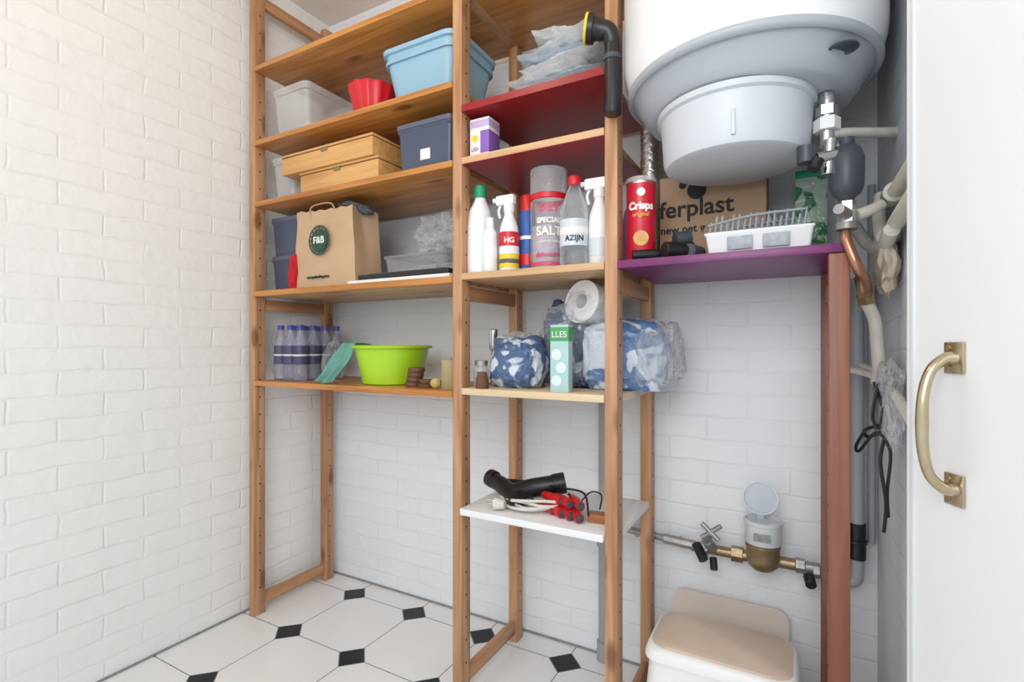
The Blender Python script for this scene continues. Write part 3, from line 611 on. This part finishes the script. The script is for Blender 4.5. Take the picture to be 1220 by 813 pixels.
for i,(tx,ty,tz,an) in enumerate([(-.590,1.260,.014,-30),(-.560,1.250,.014,-38),(-.530,1.245,.014,-44),(-.500,1.240,.014,-50),(-.572,1.265,.038,-28),(-.540,1.258,.038,-40),(-.505,1.262,.038,-52)]):
    dx,dy=math.cos(R(an)),math.sin(R(an))
    P.tube([(tx-dx*.045,ty-dy*.045,M5+tz),(tx-dx*.01,ty-dy*.01,M5+tz),(tx+dx*.035,ty+dy*.035,M5+tz)],.011,REDP,seg=16,radii=[.009,.0130,.0130])
    P.cyl((tx+dx*.034,ty+dy*.034,M5+tz),(tx+dx*.041,ty+dy*.041,M5+tz),.0095,DGREY)
    P.cyl((tx-dx*.044,ty-dy*.044,M5+tz),(tx-dx*.075,ty-dy*.075,M5+tz),.004,BLACK)
P.tube([(-.53,1.36,M5+.01),(-.49,1.33,M5+.05),(-.45,1.30,M5+.055),(-.44,1.26,M5+.03)],.0022,BLACK,seg=6)
P.tube([(-.60,1.30,M5+.06),(-.55,1.29,M5+.062),(-.49,1.28,M5+.058),(-.46,1.23,M5+.02)],.003,BLACK,seg=6); P.done()
P=Obj('wooden_block'); P.box(-.030,.030,-.018,.018,0,.022,wood('block_wood',(.42,.17,.07),(.3,.11,.04),'X'),.002,M=Matrix.Translation((-.437,1.255,M5))@Matrix.Rotation(R(8),4,'Z')); P.done()
# ---------------------------------------------------------------- right bay top
FOIL=mat('foil',(.62,.60,.56),.25,.9,var=.3,bump=1,scale=90)
P=Obj('foil_insulated_duct'); P.lathe([(0,.0),(.026,.0)]+[(.026+.002*(i%2),.01+i*.008) for i in range(50)]+[(0,.41)],FOIL,(-.350,1.42,M3),seg=24); P.done()
P=Obj('yellow_canister'); P.lathe([(0,0),(.022,0),(.022,.275),(.019,.28),(0,.28)],mat('yellow_can',(.66,.50,.05),.3),(-.292,1.542,M3),seg=24)
P.done()
P=Obj('snack_tube'); cx,cy=-.330,1.245
P.lathe([(0,0),(.034,0),(.035,.002),(.035,.195)],mat('red_card_tube',(.58,.012,.035),.3),(cx,cy,M3),cap=False); P.lathe([(.036,.193),(.0365,.194),(.0365,.203),(.034,.205),(0,.204)],FROST,(cx,cy,M3),cap=False)
band(P,cx,cy,.0355,M3,M3+.006,CHROME); band(P,cx,cy,.0354,M3+.188,M3+.193,CHROME)
P.text('Crisps',.024,LAB,cyl=(cx,cy,.0358,camang(cx,cy),M3+.125),bold=.0012); P.text('original',.014,YEL,cyl=(cx,cy,.0358,camang(cx,cy),M3+.108))
CM=Matrix.Rotation(camang(cx,cy)+R(90),4,'Z')@Matrix.Rotation(R(90),4,'X')
P.lathe([(0,0),(.018,0),(.018,.001),(0,.001)],mat('crisp_picture',(.62,.34,.10),.5,var=.4,scale=60),(cx+.0352*math.cos(camang(cx,cy)),cy+.0352*math.sin(camang(cx,cy)),M3+.055),M=CM,seg=20)
P.lathe([(0,0),(.010,0),(.010,.001),(0,.001)],LAB,(cx+.0355*math.cos(camang(cx,cy)),cy+.0355*math.sin(camang(cx,cy)),M3+.165),M=CM,seg=20); P.done()
CB=mat('cardboard',(.50,.33,.215),.8,var=.05); INK=mat('black_ink',(.03,.025,.025),.7)
P=Obj('cardboard_box'); P.box(-.320,-.062,1.40,1.518,M3,1.445,CB,.002)
P.text('ferplast',.062,INK,(-.321,1.3992,1.337),bold=.0012,align='LEFT'); P.text('new pet g',.0285,INK,(-.318,1.3992,1.294),bold=.0006,align='LEFT')
for i,(dx,dz) in enumerate([(-.035,0),(-.013,.008),(.013,.008),(.035,0)]): P.lathe([(0,0),(.010,0),(.010,.0006),(0,.0006)],INK,(-.225+dx,1.3996,1.425+dz-.006),M=Matrix.Rotation(R(90),4,'X'),seg=16)
P.lathe([(0,0),(.024,0),(.024,.0006),(0,.0006)],INK,(-.225,1.3996,1.402),M=Matrix.Rotation(R(90),4,'X'),seg=24); P.done()
P=Obj('black_pipe_fittings')
P.tube([(-.34,1.205,M3+.014),(-.29,1.23,M3+.016),(-.245,1.27,M3+.018)],.013,BLACK,seg=16); P.cyl((-.265,1.205,M3+.020),(-.225,1.24,M3+.020),.0195,BLACK); P.cyl((-.215,1.225,M3+.018),(-.20,1.28,M3+.018),.017,DGREY)
P.cyl((-.25,1.25,M3+.05),(-.22,1.27,M3+.056),.018,DGREY); P.tube([(-.31,1.30,M3+.018),(-.26,1.31,M3+.05),(-.22,1.31,M3+.04)],.012,BLACK,seg=14); P.done()
P=Obj('cutlery_tray'); P.loft([(0,.098,.06,.006),(.040,.104,.065,.006),(.044,.107,.068,.006),(.048,.107,.068,.006),(.048,.100,.062,.005),(.006,.095,.058,.005)],WHITE,c=(-.071,1.268,M3),capt=True)
IMG=mat('photo_print',(.35,.38,.42),.4,var=.6,scale=70)
for x0 in (-.13,-.06): P.box(x0,x0+.05,1.199,1.2035,M3+.008,M3+.036,IMG,.0004)
P.done()
P=Obj('dish_rack'); RK=mat('rack_grey',(.34,.37,.40),.35)
zr=M3+.0482
for y_ in (1.23,1.30): P.tube([(-.172,y_,zr+.004),(.018,y_,zr+.004)],.004,RK,seg=8)
for i in range(17):
    x_=-.170+i*.0117
    for y_ in (1.23,1.30): P.tube([(x_,y_,zr+.002),(x_+.004,y_+.004,zr+.02+.022*(1 if i%3 else .4))],.0026,RK,seg=6)
    P.tube([(x_,1.23,zr+.005),(x_,1.265,zr+.003),(x_,1.30,zr+.005)],.0022,RK,seg=6)
P.tube([(-.172,1.23,zr+.022),(-.08,1.23,zr+.036),(.018,1.23,zr+.038)],.003,RK,seg=8)
P.tube([(-.172,1.30,zr+.018),(-.08,1.30,zr+.030),(.018,1.30,zr+.034)],.003,RK,seg=8); P.done()
P=Obj('plant_food_box'); P.box(0,.066,1.42,1.49,M3,1.418,bag_mat('green_leaf_print',(.42,.55,.46),(.05,.20,.08),28),.001); P.box(-.0005,.0665,1.4195,1.4905,1.40,1.4185,GC,.0005); P.done()
P=Obj('vacuum_nozzle')
P.tube([(-.372,1.155,1.535),(-.372,1.155,1.62),(-.374,1.156,1.70)],.019,BLACK,seg=24,radii=[.019,.019,.018])
P.cyl((-.372,1.155,1.535),(-.372,1.155,1.555),.0205,BLACK); P.cyl((-.373,1.155,1.66),(-.373,1.155,1.672),.0205,DGREY)
P.tube([(-.374,1.156,1.70),(-.380,1.150,1.725),(-.400,1.145,1.735),(-.415,1.14,1.738)],.019,BLACK,seg=24,radii=[.018,.021,.024,.026])
P.cyl((-.412,1.141,1.738),(-.428,1.137,1.741),.033,BLACK,seg=28); P.cyl((-.427,1.137,1.741),(-.433,1.135,1.742),.034,YEL,seg=28); P.done()
# ---------------------------------------------------------------- light, world, camera
w=bpy.data.worlds.new('World'); bpy.context.scene.world=w; w.use_nodes=True
w.node_tree.nodes['Background'].inputs[0].default_value=(.92,.965,1,1); w.node_tree.nodes['Background'].inputs[1].default_value=1.06
def area(name,loc,tgt,sz,e,col):
    l=bpy.data.lights.new(name,'AREA'); l.energy=e; l.size=sz; l.color=col
    o=bpy.data.objects.new(name,l); bpy.context.scene.collection.objects.link(o); o.location=loc
    o.rotation_euler=(Vector(tgt)-Vector(loc)).to_track_quat('-Z','Y').to_euler(); return o
area('doorway_daylight',(-.1,-.8,1.7),(-.5,1.5,1.0),1.1,21,(.96,.98,1))
l=bpy.data.lights.new('ceiling_bulb','POINT'); l.energy=4.5; l.color=(1,.80,.53); l.shadow_soft_size=.10
o=bpy.data.objects.new('ceiling_bulb',l); bpy.context.scene.collection.objects.link(o); o.location=(-.90,.5,2.12)
cam=bpy.data.cameras.new('Camera'); cam.sensor_width=36; cam.lens=609/1220*36; cam.shift_y=.0029; cam.clip_start=.01
co=bpy.data.objects.new('Camera',cam); bpy.context.scene.collection.objects.link(co); co.location=(0,0,1.0); co.rotation_euler=(R(90),0,R(29))
bpy.context.scene.camera=co
bpy.context.scene.view_settings.view_transform='Standard'
